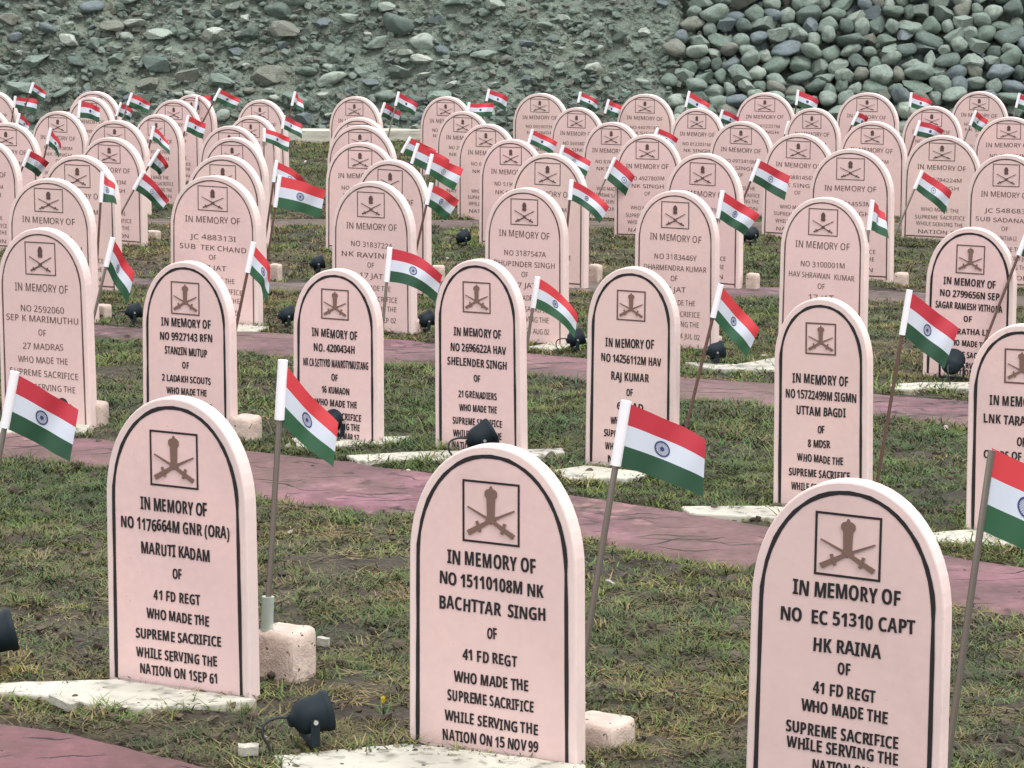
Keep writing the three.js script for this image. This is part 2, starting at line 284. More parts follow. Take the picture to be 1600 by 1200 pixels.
// ------------------------------------------------------------------ lettering
const fontBold = await new FontLoader().loadAsync('fonts/droid/droid_sans_bold.typeface.json');
const fontReg = await new FontLoader().loadAsync('fonts/droid/droid_sans_regular.typeface.json').catch(() => fontBold);
const glyphs = new Map();
function glyph(font, ch, seg) {
  const key = (font === fontBold ? 'b' : 'r') + seg + ch;
  if (!glyphs.has(key)) {
    const sh = font.generateShapes(ch, 1); let g = null;
    if (sh.length) { g = new THREE.ShapeGeometry(sh, seg); }
    const adv = (font.data.glyphs[ch] || font.data.glyphs['?']).ha / font.data.resolution;
    glyphs.set(key, { g, adv });
  }
  return glyphs.get(key);
}
const CAP = 0.99;   // cap height of size 1 is about 1 (scaled below from the letter H)
function textLine(out, font, text, cx, cy, width, cap, z, seg, wob) {
  const hG = glyph(font, 'H', seg); hG.g.computeBoundingBox(); const size = cap / hG.g.boundingBox.max.y;
  let total = 0; for (const ch of text) total += glyph(font, ch, seg).adv;
  const sx = width / total; let x = cx - width / 2; const tilt = wob * gauss() * 0.012;
  for (const ch of text) {
    const { g, adv } = glyph(font, ch, seg);
    if (g) {
      const c = g.clone(); const k = 1 + wob * 0.02 * gauss(), m = new THREE.Matrix4().makeRotationZ(wob * 0.022 * gauss());
      c.scale(sx * (1 + wob * 0.03 * gauss()), size * k, 1); c.applyMatrix4(m);
      c.translate(x + wob * 0.0003 * gauss(), cy - cap * k / 2 + (x - cx) * tilt + wob * cap * 0.025 * gauss(), z); out.push(c);
    }
    x += adv * sx;
  }
}

// ------------------------------------------------------------------ headstones
const ALPHA = 28 * Math.PI / 180;
const R4 = 'WHO MADE THE|SUPREME SACRIFICE|WHILE SERVING THE|';
const stones = [];
function S(row, px, py, wpx, o = {}) { stones.push({ row, px, py, wpx, ...o }); }
// front row
S('A', 279, 622, 217, { base: 1079, text: 'IN MEMORY OF|NO 1176664M GNR (ORA)|MARUTI KADAM|OF|41 FD REGT|' + R4 + 'NATION ON 1SEP 61', ys: [.367, .437, .52, .596, .677, .745, .814, .882, .94], ws: [.48, .78, .5, .07, .335, .45, .62, .585, .57], label: 'front row headstone dated 1 SEP 61 with white slab at its foot' });
S('A', 768, 697, 260, { base: 1181, text: 'IN MEMORY OF|NO 15110108M NK|BACHTTAR  SINGH|OF|41 FD REGT|' + R4 + 'NATION ON 15 NOV 99', ys: [.367, .441, .518, .60, .68, .755, .82, .89, .95], ws: [.535, .63, .65, .065, .33, .455, .525, .565, .58], label: 'front row headstone dated 15 NOV 99, in the middle of the front row' });
S('A', 1312, 752, 300, { base: 1288, roll: -0.012, text: 'IN MEMORY OF|NO  EC 51310 CAPT|HK RAINA|OF|41 FD REGT|' + R4 + 'NATION ON', ys: [.318, .398, .478, .541, .608, .664, .733, .78, .835], ws: [.56, .70, .355, .07, .325, .45, .59, .585, .3], label: 'largest front row headstone, cut off by the bottom edge at right', crestY: .093 });
// second row
const bys = [.374, .455, .53, .61, .695, .765, .835, .90, .965];
S('B', 72, 357, 136, { base: 663, worn: 1, text: 'IN MEMORY OF|NO 2592060|SEP K MARIMUTHU|OF|27 MADRAS|' + R4 + 'NATION ON', ys: [.30, .41, .46, .53, .60, .67, .74, .81, .88], ws: [.60, .5, .83, .09, .47, .57, .78, .72, .5] });
S('B', 292, 409, 136, { base: 684, text: 'IN MEMORY OF|NO 9927143 RFN|STANZIN MUTUP|OF|2 LADAKH SCOUTS|' + R4 + 'NATION ON', ys: [.345, .425, .507, .585, .665, .735, .81, .88, .95], ws: [.57, .61, .48, .08, .56, .46, .58, .57, .5] });
S('B', 524, 421, 132, { base: 690, text: 'IN MEMORY OF|NO. 4200434H|NK CA SETTYRD MANROTYMUSTANG|OF|16 KUMAON|' + R4 + 'NATION ON 17 MAR 17', ys: [.372, .457, .545, .625, .70, .775, .85, .91, .965], ws: [.54, .49, .77, .08, .33, .5, .6, .57, .58] });
S('B', 747, 406, 134, { base: 709, text: 'IN MEMORY OF|NO 2696622A HAV|SHELENDER SINGH|OF|21 GRENADIERS|' + R4 + 'NATION ON 2 JUN 13', ys: bys, ws: [.56, .65, .70, .08, .45, .44, .58, .57, .6] });
S('B', 983, 418, 138, { base: 731, text: 'IN MEMORY OF|NO 14256112M HAV|RAJ KUMAR|OF|663 AD|' + R4 + 'NATION ON', ys: [.376, .457, .543, .62, .69, .765, .835, .90, .965], ws: [.55, .68, .43, .08, .3, .45, .6, .57, .5] });
S('B', 1281, 467, 146, { base: 797, text: 'IN MEMORY OF|NO 15722499M SIGMN|UTTAM BAGDI|OF|8 MDSR|' + R4 + 'NATION ON', ys: [.38, .455, .53, .615, .685, .757, .827, .895, .96], ws: [.60, .76, .53, .08, .24, .49, .66, .6, .5] });
S('B', 1592, 508, 165, { base: 838, text: 'IN MEMORY OF|LNK TARA CHAND|OF|CORPS OF SIGNALS|' + R4 + 'NATION ON', ys: [.36, .45, .55, .62, .70, .775, .85, .92], ws: [.6, .72, .09, .7, .5, .66, .6, .5] });
// third row
const cys = [.295, .415, .485, .55, .62, .70, .77, .835, .91], cws = [.64, .53, .78, .09, .3, .5, .66, .62, .64];
const C = (px, py, w, base, text, o = {}) => S('C', px, py, w, { base, worn: 1, text, ys: cys, ws: cws, ...o });
C(81, 279, 128, 500, 'IN MEMORY OF|NO 3179210M|NK DEV SINGH|OF|17 JAT|' + R4 + 'NATION ON 3 MAR 02');
C(334, 275, 134, 506, 'IN MEMORY OF|JC 488313I|SUB  TEK CHAND|OF|17 JAT|' + R4 + 'NATION ON 6 JUL 02');
C(581, 284, 124, 520, 'IN MEMORY OF|NO 3183722A|NK RAVINDER|OF|17 JAT|' + R4 + 'NATION ON 7 SEP 02');
C(819, 294, 124, 538, 'IN MEMORY OF|NO 3187547A|BHUPINDER SINGH|OF|17 JAT|' + R4 + 'NATION ON 21 AUG 02');
C(1053, 298, 126, 546, 'IN MEMORY OF|NO 3183446Y|DHARMENDRA KUMAR|OF|17 JAT|' + R4 + 'NATION ON 4 JUL 02');
C(1281, 309, 132, 560, 'IN MEMORY OF|NO 3100001M|HAV SHRAWAN  KUMAR|OF|17 JAT|' + R4 + 'NATION ON 02');
C(1510, 356, 136, 592, 'IN MEMORY OF|NO 2799656N SEP|SAGAR RAMESH VITHOBA|OF|MARATHA LI|' + R4 + 'NATION ON', { worn: 0, ys: [.36, .44, .52, .60, .685, .765, .84, .91, .96], ws: [.6, .68, .76, .1, .48, .5, .64, .6, .4] });
// rows further back
const digits = (n) => Array.from({ length: n }, () => Math.floor(rnd() * 10)).join('');
const far = (row, list, o) => { for (const [px, py, w, t] of list) S(row, px, py, w, { worn: 1, text: t || ('IN MEMORY OF|NO ' + digits(7) + 'M|NK SINGH|OF|' + R4 + 'NATION ON'), ys: t ? cys : [.30, .415, .49, .56, .70, .77, .835, .91], ws: t ? cws : [.64, .53, .5, .09, .5, .66, .62, .6], ...o }); };
far('D', [[120, 243, 115], [347, 243, 118], [608, 250, 113], [854, 240, 117], [1097, 240, 117], [1330, 233, 127], [1574, 242, 120, 'IN MEMORY OF|JC 548683|SUB SADANAND|OF|MARATHA LI|' + R4 + 'NATION ON']], { H: .75 });
far('E', [[-24, 220, 96], [169, 215, 100], [364, 215, 98], [562, 223, 109], [798, 218, 99], [1013, 210, 104], [1247, 209, 109], [1472, 212, 118]], { H: .68 });
far('F', [[8, 192, 96], [179, 188, 94], [358, 197, 96], [563, 196, 104], [760, 194, 91], [955, 191, 91], [1157, 190, 98], [1363, 190, 103], [1578, 183, 108]], { H: .66 });
far('G', [[-28, 168, 84], [89, 174, 84], [243, 179, 76], [391, 181, 80], [560, 184, 92], [722, 174, 84], [900, 168, 82], [1089, 169, 84], [1270, 169, 85], [1456, 166, 92]], { H: .65 });
far('H', [[-16, 142, 78], [138, 152, 72], [146, 143, 80], [271, 156, 78], [300, 148, 68], [407, 156, 76], [554, 151, 80], [696, 151, 80], [844, 146, 85], [1007, 147, 88], [1195, 145, 92], [1355, 145, 95], [1530, 143, 88]], { H: .65 });

function prof(W, H, b, inset, n = 28) {          // outline from bottom left over the arch to bottom right
  const a = W / 2 - inset, h = H - b, bb = b - inset, pts = [];
  const bw = 1.018; pts.push([-a * bw, 0]); for (let i = 1; i < 6; i++) pts.push([-a * (bw + (1 - bw) * i / 6), h * i / 6]);
  for (let i = 0; i <= n; i++) { const t = Math.PI * (1 - i / n), ct = Math.cos(t), st = Math.sin(t); pts.push([a * Math.sign(ct) * Math.pow(Math.abs(ct), 0.96), h + bb * Math.pow(st, 0.96)]); }
  for (let i = 5; i > 0; i--) pts.push([a * (bw + (1 - bw) * i / 6), h * i / 6]); pts.push([a * bw, 0]);
  return pts;
}
const toShape = (pts) => { const s = new THREE.Shape(); pts.forEach(([x, y], i) => i ? s.lineTo(x, y) : s.moveTo(x, y)); s.closePath(); return s; };
function shiftUV(g, du, dv) { const u = g.attributes.uv; for (let i = 0; i < u.count; i++) u.setXY(i, u.getX(i) + du, u.getY(i) + dv); return g; }
function strip(pa, pb, z, wob) { const pos = [], idx = []; pa.forEach(([x, y], i) => { const [u, v] = pb[i]; const k = wob * IN.noise(i * 0.7, x * 9, 3.3); pos.push(x + (u - x) * k, y + (v - y) * k, z, u - (u - x) * k * .6, v - (v - y) * k * .6, z); if (i) { const q = i * 2; idx.push(q - 2, q - 1, q, q - 1, q + 1, q); } }); const g = new THREE.BufferGeometry(); g.setAttribute('position', new THREE.Float32BufferAttribute(pos, 3)); g.setIndex(idx); g.computeVertexNormals(); return g; }
function quad(out, pts) { const g = new THREE.ShapeGeometry(toShape(pts)); g.deleteAttribute('uv'); out.push(g); }
const bar = (x0, y0, x1, y1, w0, w1) => { const l = Math.hypot(x1 - x0, y1 - y0), nx = -(y1 - y0) / l, ny = (x1 - x0) / l; return [[x0 + nx * w0 / 2, y0 + ny * w0 / 2], [x0 - nx * w0 / 2, y0 - ny * w0 / 2], [x1 - nx * w1 / 2, y1 - ny * w1 / 2], [x1 + nx * w1 / 2, y1 + ny * w1 / 2]]; };
function crestGeo(style) {                        // unit box 0..1, origin in the lower left corner; thin raised relief
  const shapes = [];
  if (style === 0) {
    shapes.push([[.40, .36], [.43, .46], [.42, .74], [.385, .79], [.385, .86], [.42, .90], [.47, .915], [.48, .95], [.5, .965], [.52, .95], [.53, .915], [.58, .90], [.615, .86], [.615, .79], [.58, .74], [.57, .46], [.60, .36], [.5, .30]]);
    shapes.push(bar(.06, .575, .50, .37, .024, .05), bar(.94, .575, .50, .37, .024, .05), bar(.54, .395, .07, .12, .06, .095), bar(.46, .395, .93, .12, .06, .095));
    shapes.push(bar(.235, .34, .30, .155, .05, .05), bar(.765, .34, .70, .155, .05, .05));
  } else {
    shapes.push([[.44, .54], [.42, .62], [.44, .66], [.42, .76], [.45, .86], [.5, .90], [.55, .86], [.58, .76], [.56, .66], [.58, .62], [.56, .54]]);
    shapes.push(bar(.12, .56, .56, .30, .018, .03), bar(.88, .56, .44, .30, .018, .03), bar(.55, .31, .16, .10, .03, .05), bar(.45, .31, .84, .10, .03, .05));
    shapes.push(bar(.24, .22, .30, .12, .03, .03), bar(.76, .22, .70, .12, .03, .03));
  }
  return mergeGeometries(shapes.map((p, i) => { const g = new THREE.ExtrudeGeometry(toShape(p), { depth: 0.006, bevelEnabled: false }); g.deleteAttribute('uv'); g.translate(0, 0, i * 0.0006); return g; }));
}
const crestGeos = [crestGeo(0), crestGeo(1)];
const rowWord = { A: 'front', B: 'second', C: 'third', D: 'fourth', E: 'fifth', F: 'sixth', G: 'seventh', H: 'back' };
const ord = ['first', 'second', 'third', 'fourth', 'fifth', 'sixth', 'seventh', 'eighth', 'ninth', 'tenth', 'eleventh', 'twelfth', 'thirteenth', 'fourteenth'];
const rowZ = {};
for (const s of stones) {
  if (s.base) { s.p = onPlane(s.px, s.base, 0); s.H = atZ(s.px, s.py, s.p.z).y; }
  else { s.p = onPlane(s.px, s.py, s.H); s.p.y = 0; }
  s.yaw = ALPHA + (s.row === 'A' ? 0 : rr(-0.05, 0.05)); s.pxm = F / (-s.p.z * cp + (CH - s.H / 2) * sp);
  s.W = s.wpx / s.pxm / Math.cos(s.yaw - Math.atan((s.px - CX) / F));
  (rowZ[s.row] ||= []).push(s);
}
for (const r in rowZ) rowZ[r].sort((a, b) => a.px - b.px);
function zOfRow(row, px) { const l = rowZ[row]; let i = 0; while (i < l.length - 2 && l[i + 1].px < px) i++; const a = l[i], b = l[i + 1], k = clamp((px - a.px) / (b.px - a.px), -0.8, 1.8); return a.p.z + (b.p.z - a.p.z) * k; }
const desc = { B: ['worn brown lettered headstone at the left edge of the second row', 'second row headstone reading 2 LADAKH SCOUTS', 'second row headstone reading 16 KUMAON', 'second row headstone reading 21 GRENADIERS, a spotlight before it', 'second row headstone reading NO 14256112M HAV', 'second row headstone reading 8 MDSR, its foot hidden by the front row', 'second row headstone cut by the right edge, reading LNK'],
  C: [0, 'third row headstone reading JC 488313I', 'third row headstone reading NO 3183722A', 'third row headstone dated 21 AUG 02', 'third row headstone reading NO 3183446Y', 'third row headstone reading NO 3100001M', 'third row headstone with bold black outline reading NO 2799656N SEP'] };
const dn = (s) => 'ABCDEFGH'.indexOf(s.row);
for (const s of stones) {
  const i = rowZ[s.row].indexOf(s), worn = !!s.worn, k = dn(s), farRow = k >= 3;
  const label = s.label || (desc[s.row] && desc[s.row][i]) || `pink arched headstone, ${ord[i]} from the left in the ${rowWord[s.row]} row`;
  const g = thing('headstone', label, 'headstone', 'headstones in rows'); s.obj = g;
  g.position.set(s.p.x, 0, s.p.z); g.rotation.set(worn ? rr(-.012, .012) : 0, -s.yaw, s.roll ?? (k ? rr(-0.012, 0.012) : 0));
  const W = s.W, H = s.H, b = worn ? Math.min(0.27, W * 0.58) : Math.min(0.30, W * 0.64), t = 0.052;
  const rim = rimMats[Math.floor(rnd() * 4)], face = faceMats[Math.floor(rnd() * 5)];
  const body = toShape(prof(W, H + 0.06, b, 0.005).map(([x, y]) => [x, y - 0.06]));
  const du = rnd(), dv = rnd();
  part('slab', shiftUV(new THREE.ExtrudeGeometry(body, { depth: t - 0.01, bevelEnabled: true, bevelSize: 0.005, bevelThickness: 0.005, bevelSegments: 2, curveSegments: 4 }), du, dv).translate(0, 0, -t + 0.005), rim, g);
  const i0 = worn ? 0.021 : 0.021, lw = worn ? (k < 3 ? 0.0065 : 0.0075) : s.row === 'A' ? 0.010 : 0.0098, fl = 0.012;
  const trim = (pts) => pts.map(([x, y]) => [x, Math.max(y, fl)]);
  const panel = trim(prof(W, H, b, i0 + lw - 0.001));
  part('face_panel', shiftUV(new THREE.ShapeGeometry(toShape(panel)), du, dv).translate(0, 0, 0.0007), face, g);
  part('border_line', strip(trim(prof(W, H, b, i0)), trim(prof(W, H, b, i0 + lw)), 0.0015, worn ? 0.25 : 0.3), worn ? carvedPaint : blackPaint, g);
  if (worn && (s.row === 'D' || s.row === 'E')) { const y = 0.03, a = W / 2 - i0 - lw / 2; part('border_line', new THREE.PlaneGeometry(2 * a, lw).translate(0, y, 0.0016), carvedPaint, g); }
  // emblem in its square frame
  const fw = worn ? W * 0.345 : W * (k ? 0.325 : 0.342), fh = worn ? H * 0.168 : s.crestY ? fw * 0.92 : fw * 0.98, top = H * (1 - (s.crestY || (worn ? .068 : .113))), lwf = worn ? 0.0045 : 0.0055;
  const fr = []; const x0 = -fw / 2, x1 = fw / 2, y1 = top, y0 = top - fh;
  quad(fr, [[x0, y0], [x1, y0], [x1, y0 + lwf], [x0, y0 + lwf]]); quad(fr, [[x0, y1 - lwf], [x1, y1 - lwf], [x1, y1], [x0, y1]]);
  quad(fr, [[x0, y0 + lwf], [x0 + lwf, y0 + lwf], [x0 + lwf, y1 - lwf], [x0, y1 - lwf]]); quad(fr, [[x1 - lwf, y0 + lwf], [x1, y0 + lwf], [x1, y1 - lwf], [x1 - lwf, y1 - lwf]]);
  const em = part('emblem_frame', mergeGeometries(fr).translate(0, 0, 0.0018), worn ? carvedPaint : (k ? brownPaint : blackPaint), g);
  const cg = part('crest', crestGeos[worn ? 1 : 0], worn ? carvedPaint : crestPaint, em);
  cg.position.set(x0 + lwf, y0 + lwf, 0.0012); cg.scale.set(fw - 2 * lwf, fh - 2 * lwf, 0.35);
  // inscription
  const lines = s.text.split('|'), font = worn ? fontReg : fontBold;
  lines.forEach((ln, j) => { if (s.ys[j] === undefined) return;
    const out = [], cap = (worn ? (j ? .0255 : .032) : j === 0 ? .034 : j < 3 ? .031 : .027) * (s.row === 'A' ? 1.03 : 1);
    textLine(out, font, ln, rr(-.004, .004), H * (1 - s.ys[j]), W * s.ws[j], cap * (farRow ? 0.95 : 1), 0.0019, farRow ? 2 : 3, 1);
    if (!worn) for (const q of out.slice()) { const e = Math.min(W * 0.0013, W * s.ws[j] / ln.length * 0.035); out.push(q.clone().translate(e, 0, 0.0002)); q.translate(-e, 0, 0); }
    const cutAt = ln.indexOf('  '), n1 = cutAt < 0 ? 0 : ln.slice(0, cutAt).replace(/ /g, '').length, nl = ln.replace(/ /g, '').length;
    for (const piece of cutAt < 0 ? [out] : [out.filter((q, i) => i % nl < n1), out.filter((q, i) => i % nl >= n1)]) { const tg = mergeGeometries(piece); tg.deleteAttribute('uv'); part('inscription_line', tg, worn ? carvedPaint : blackPaint, g); } });
}
const local = (s, x, y, z) => V(x, y, z).applyAxisAngle(V(0, 1, 0), -s.yaw).add(V(s.p.x, 0, s.p.z));
const byRow = (r, i) => rowZ[r][i];
function plate(s, pxs, h = 0.014) {                 // white painted footing in front of a headstone
  const pts = pxs.map(([x, y]) => onPlane(x, y, h)); const sh = new THREE.Shape();
  const fine = []; pts.forEach((p, i) => { const q = pts[(i + 1) % pts.length]; const n = Math.max(2, Math.ceil(p.distanceTo(q) / 0.035)); for (let j = 0; j < n; j++) { const v = p.clone().lerp(q, j / n); fine.push([v.x + 0.008 * IN.noise(v.x * 25, v.z * 25, 1), -(v.z + 0.010 * IN.noise(v.x * 25, v.z * 25, 6))]); } });
  fine.forEach(([x, y], i) => i ? sh.lineTo(x, y) : sh.moveTo(x, y)); sh.closePath();
  const g = new THREE.ExtrudeGeometry(sh, { depth: 0.07, bevelEnabled: true, bevelSize: 0.006, bevelThickness: 0.006, bevelSegments: 2 }); g.rotateX(-Math.PI / 2); g.translate(0, h - 0.076, 0);
  const m = part('base_slab', g, whiteSlab, s.obj); s.obj.updateMatrix(); m.applyMatrix4(s.obj.matrix.clone().invert()); return m;
}
for (const [row, i, q] of plateDefs) plate(byRow(row, i), q);
function blockAt(s, px, py, wpx, hpx) {             // painted concrete block behind the right edge of a headstone
  const c = onPlane(px, py, 0), pxm = F / -c.z, q = s.row > 'B' ? 0.85 : 1, w = q * wpx / pxm, h = q * hpx / pxm, d = w * 0.9;
  let g = new THREE.BoxGeometry(w, h + 0.04, d, 8, 8, 8); g.deleteAttribute('uv'); g.deleteAttribute('normal'); g = mergeVertices(g, 1e-5); const p = g.attributes.position;
  for (let i = 0; i < p.count; i++) { const v = V(p.getX(i) / (w / 2), p.getY(i) / (h / 2 + .02), p.getZ(i) / (d / 2)); const l = Math.pow(Math.abs(v.x) ** 9 + Math.abs(v.y) ** 9 + Math.abs(v.z) ** 9, 1 / 9); v.multiplyScalar(1 / l); const n = 0.055 * IN.noise(v.x * 2 + px, v.y * 2, v.z * 2) + 0.02 * IN.noise(v.x * 6 + px, v.y * 6, v.z * 6); p.setXYZ(i, (v.x + n) * w / 2, (v.y + n) * (h / 2 + .02), (v.z + n) * d / 2); }
  g.computeVertexNormals(); boxUV(g, 4); const m = part('support_block', g, blockMat, s.obj);
  s.obj.updateMatrix(); const inv = s.obj.matrix.clone().invert(); m.position.set(c.x, h / 2 - 0.02, c.z).applyMatrix4(inv); m.rotation.y = rr(-.08, .08);
}
blockAt(byRow('A', 0), 446, 1052, 80, 76); blockAt(byRow('A', 1), 938, 1164, 92, 46); blockAt(byRow('B', 1), 384, 690, 42, 42);
blockAt(byRow('B', 0), 150, 664, 34, 38); blockAt(byRow('C', 0), 160, 494, 28, 22); blockAt(byRow('C', 2), 646, 522, 30, 30); blockAt(byRow('D', 1), 430, 436, 22, 28); blockAt(byRow('D', 2), 684, 440, 22, 30); blockAt(byRow('D', 3), 930, 440, 22, 32);
blockAt(byRow('D', 4), 1176, 452, 22, 30); blockAt(byRow('C', 4), 1116, 543, 24, 22); blockAt(byRow('D', 5), 1408, 446, 24, 24); blockAt(byRow('E', 1), 240, 372, 22, 14);
// white kerb at the foot of the bank
{
  const a = onPlane(300, 221, 0), b = onPlane(700, 221, 0); const L = b.x - a.x;
  const g = new THREE.BoxGeometry(L, 0.16, 0.22, 60, 3, 3); const p = g.attributes.position; for (let i = 0; i < p.count; i++) p.setXYZ(i, p.getX(i), p.getY(i) + 0.012 * IN.noise(p.getX(i) * 3, p.getZ(i) * 5, 1), p.getZ(i) + 0.015 * IN.noise(p.getX(i) * 4, p.getY(i) * 5, 2)); g.computeVertexNormals();
  const m = tag(part('kerb', g, whiteSlab, scene), 'white painted kerb along the foot of the stony bank', 'kerb'); m.position.set((a.x + b.x) / 2, 0.03, a.z); m.rotation.y = 0.01;
}

// ------------------------------------------------------------------ flags
const cloth = (r, g, b) => new THREE.MeshPhysicalMaterial({ color: lin(r, g, b), roughness: 0.55, sheen: 0.2, side: THREE.DoubleSide });
const saffron = [cloth(0.48, 0.030, 0.045), cloth(0.43, 0.025, 0.042), cloth(0.54, 0.040, 0.05)], flagWhite = cloth(0.52, 0.565, 0.64), flagGreen = [cloth(0.015, 0.072, 0.034), cloth(0.013, 0.062, 0.03), cloth(0.02, 0.09, 0.04)], navy = cloth(0.03, 0.04, 0.14);
const sleeveMat = new THREE.MeshStandardMaterial({ color: lin(0.76, 0.75, 0.78), roughness: 0.45 });
const poleMats = [new THREE.MeshStandardMaterial({ color: lin(0.30, 0.275, 0.25), roughness: 0.32, metalness: 0.75 }), new THREE.MeshStandardMaterial({ color: lin(0.10, 0.055, 0.04), roughness: 0.6 })];
const tubeMat = new THREE.MeshPhysicalMaterial({ color: lin(0.62, 0.70, 0.64), roughness: 0.25, transmission: 0.6, thickness: 0 });
const flags = [];
// [row, hoist top, hoist bottom, fly top, fly bottom, point further down the pole, bulge, material variant]
const FL = (...a) => flags.push(a);
FL('A', [23, 583], [7, 668], [123, 643], [109, 723], [0, 706], .004);
FL('A', [442, 565], [432, 655], [528, 661], [520, 730], [417, 975], -.006, { tube: 1 });
FL('A', [978, 629], [962, 727], [1102, 688], [1098, 777], [914, 1020], .006);
FL('A', [1550, 700], [1530, 827], [1672, 765], [1655, 890], [1492, 1107], .003, { nosleeve: 1 });
FL('B', [176, 373], [164, 416], [209, 426], [197, 476], [144, 506], .008);
FL('B', [396, 380], [388, 426], [425, 428], [421, 474], [370, 506], .008);
FL('B', [609, 388], [602, 440], [691, 428], [680, 471], [598, 508], .022);
FL('B', [840, 434], [834, 481], [902, 492], [897, 528], [826, 522], .022);
FL('B', [1126, 446], [1113, 496], [1185, 514], [1165, 559], [1073, 664], .004);
FL('B', [1421, 455], [1409, 523], [1497, 514], [1474, 577], [1372, 745], .004);
FL('C', [160, 270], [157, 316], [177, 289], [181, 320], [151, 420], .006);
FL('C', [437, 275], [433, 324], [508, 296], [500, 341], [419, 400], .005);
FL('C', [674, 287], [662, 318], [719, 313], [697, 345], [655, 370], .004);
FL('C', [893, 282], [889, 312], [951, 323], [936, 349], [886, 356], .02);
FL('C', [1129, 299], [1122, 341], [1186, 336], [1161, 368], [1116, 366], .004);
FL('C', [1363, 314], [1357, 359], [1382, 334], [1388, 374], [1350, 420], .008);
FL('C', [1604, 366], [1596, 400], [1650, 392], [1640, 420], [1580, 428], .004);
FL('D', [224, 269], [211, 297], [265, 313], [250, 330], [187, 337], .012);
FL('D', [432, 252], [426, 284], [480, 283], [470, 308], [418, 350], .01);
FL('D', [675, 242], [667, 272], [724, 265], [709, 299], [650, 345], .004);
FL('D', [1186, 250], [1176, 284], [1234, 276], [1225, 314], [1163, 308], .004);
FL('D', [1441, 267], [1429, 295], [1487, 299], [1476, 334], [1407, 347], .004);
FL('E', [653, 225], [642, 255], [703, 250], [690, 280], [632, 290], .004);
FL('E', [961, 247], [947, 280], [1003, 286], [989, 316], [935, 304], .004);
FL('E', [46, 235], [35, 259], [78, 254], [61, 277], [28, 280], .004);
FL('E', [248, 235], [232, 259], [263, 260], [250, 274], [220, 280], .004);
FL('E', [880, 228], [872, 252], [923, 253], [915, 276], [865, 275], .004);
FL('F', [79, 201], [73, 225], [96, 228], [93, 246], [68, 250], .006);
FL('F', [240, 198], [236, 218], [263, 221], [266, 243], [230, 245], .012);
FL('F', [413, 201], [413, 221], [454, 215], [451, 238], [412, 250], .004);
FL('F', [641, 215], [628, 239], [682, 236], [670, 258], [615, 262], .004);
FL('F', [832, 203], [826, 224], [870, 222], [862, 243], [818, 250], .006);
FL('F', [1437, 189], [1430, 212], [1476, 203], [1466, 224], [1420, 240], .008);
FL('F', [1334, 211], [1327, 233], [1360, 227], [1352, 248], [1320, 255], .006);
FL('F', [1028, 200], [1020, 222], [1060, 216], [1052, 238], [1010, 250], .004);
FL('G', [294, 181], [289, 205], [322, 194], [317, 218], [282, 235], .003);
FL('G', [444, 181], [441, 201], [471, 195], [470, 217], [437, 230], .008);
FL('G', [125, 158], [123, 184], [157, 168], [156, 191], [120, 210], .008);
FL('G', [1525, 173], [1516, 196], [1543, 188], [1533, 208], [1508, 216], .003);
FL('G', [1341, 175], [1331, 195], [1359, 185], [1349, 205], [1324, 210], .003);
FL('G', [1232, 190], [1228, 210], [1258, 204], [1252, 224], [1220, 235], .003);
FL('G', [733, 161], [731, 180], [771, 160], [768, 181], [727, 200], -.006);
FL('G', [30, 178], [26, 196], [48, 192], [44, 210], [22, 215], .003);
FL('H', [24, 151], [21, 168], [58, 156], [56, 177], [18, 190], .003);
FL('H', [52, 130], [46, 145], [73, 144], [69, 159], [40, 165], .003);
FL('H', [189, 161], [182, 181], [207, 172], [204, 189], [176, 198], .003);
FL('H', [206, 146], [199, 164], [236, 161], [232, 177], [190, 190], .003);
FL('H', [308, 151], [305, 172], [329, 150], [327, 174], [303, 190], .004);
FL('H', [344, 139], [334, 157], [376, 156], [367, 171], [325, 175], .003);
FL('H', [461, 144], [456, 165], [472, 157], [474, 176], [450, 190], .005);
FL('H', [623, 144], [618, 165], [652, 162], [647, 181], [612, 190], .003);
FL('H', [601, 161], [594, 181], [627, 176], [621, 194], [586, 204], .003);
FL('H', [764, 140], [760, 158], [794, 151], [790, 174], [755, 180], .003);
FL('H', [907, 144], [903, 160], [935, 158], [933, 175], [899, 180], .003);
FL('H', [951, 156], [945, 177], [970, 166], [964, 185], [940, 195], .004);
FL('H', [1077, 143], [1071, 167], [1109, 163], [1102, 182], [1066, 190], .003);
FL('H', [1129, 172], [1124, 190], [1157, 184], [1150, 202], [1119, 205], .003);
FL('H', [1247, 141], [1244, 164], [1279, 156], [1274, 178], [1240, 195], .003);
FL('H', [1424, 145], [1422, 167], [1456, 158], [1452, 178], [1418, 195], .003);
FL('H', [1593, 146], [1587, 168], [1620, 160], [1615, 180], [1582, 190], .003);
const flagCount = {};
flags.sort((a, b) => a[0] < b[0] ? -1 : a[0] > b[0] ? 1 : a[1][0] - b[1][0]);
const nearFlagLabels = { A: ['small tricolour flag at the left edge, nearest the camera', 'small tricolour flag hanging beside the front headstone dated 1 SEP 61', 'small tricolour flag between the two right front headstones', 'small tricolour flag cut off by the right edge of the photo'],
  B: ['drooping small flag beside the worn headstone at the left edge', 'small flag between the 2 LADAKH SCOUTS and 16 KUMAON headstones', 'rippling small flag between the 16 KUMAON and 21 GRENADIERS headstones', 'arched small flag right of the 21 GRENADIERS headstone', 'small flag on a thin stick left of the 8 MDSR headstone', 'small flag on a thin stick right of the 8 MDSR headstone'] };
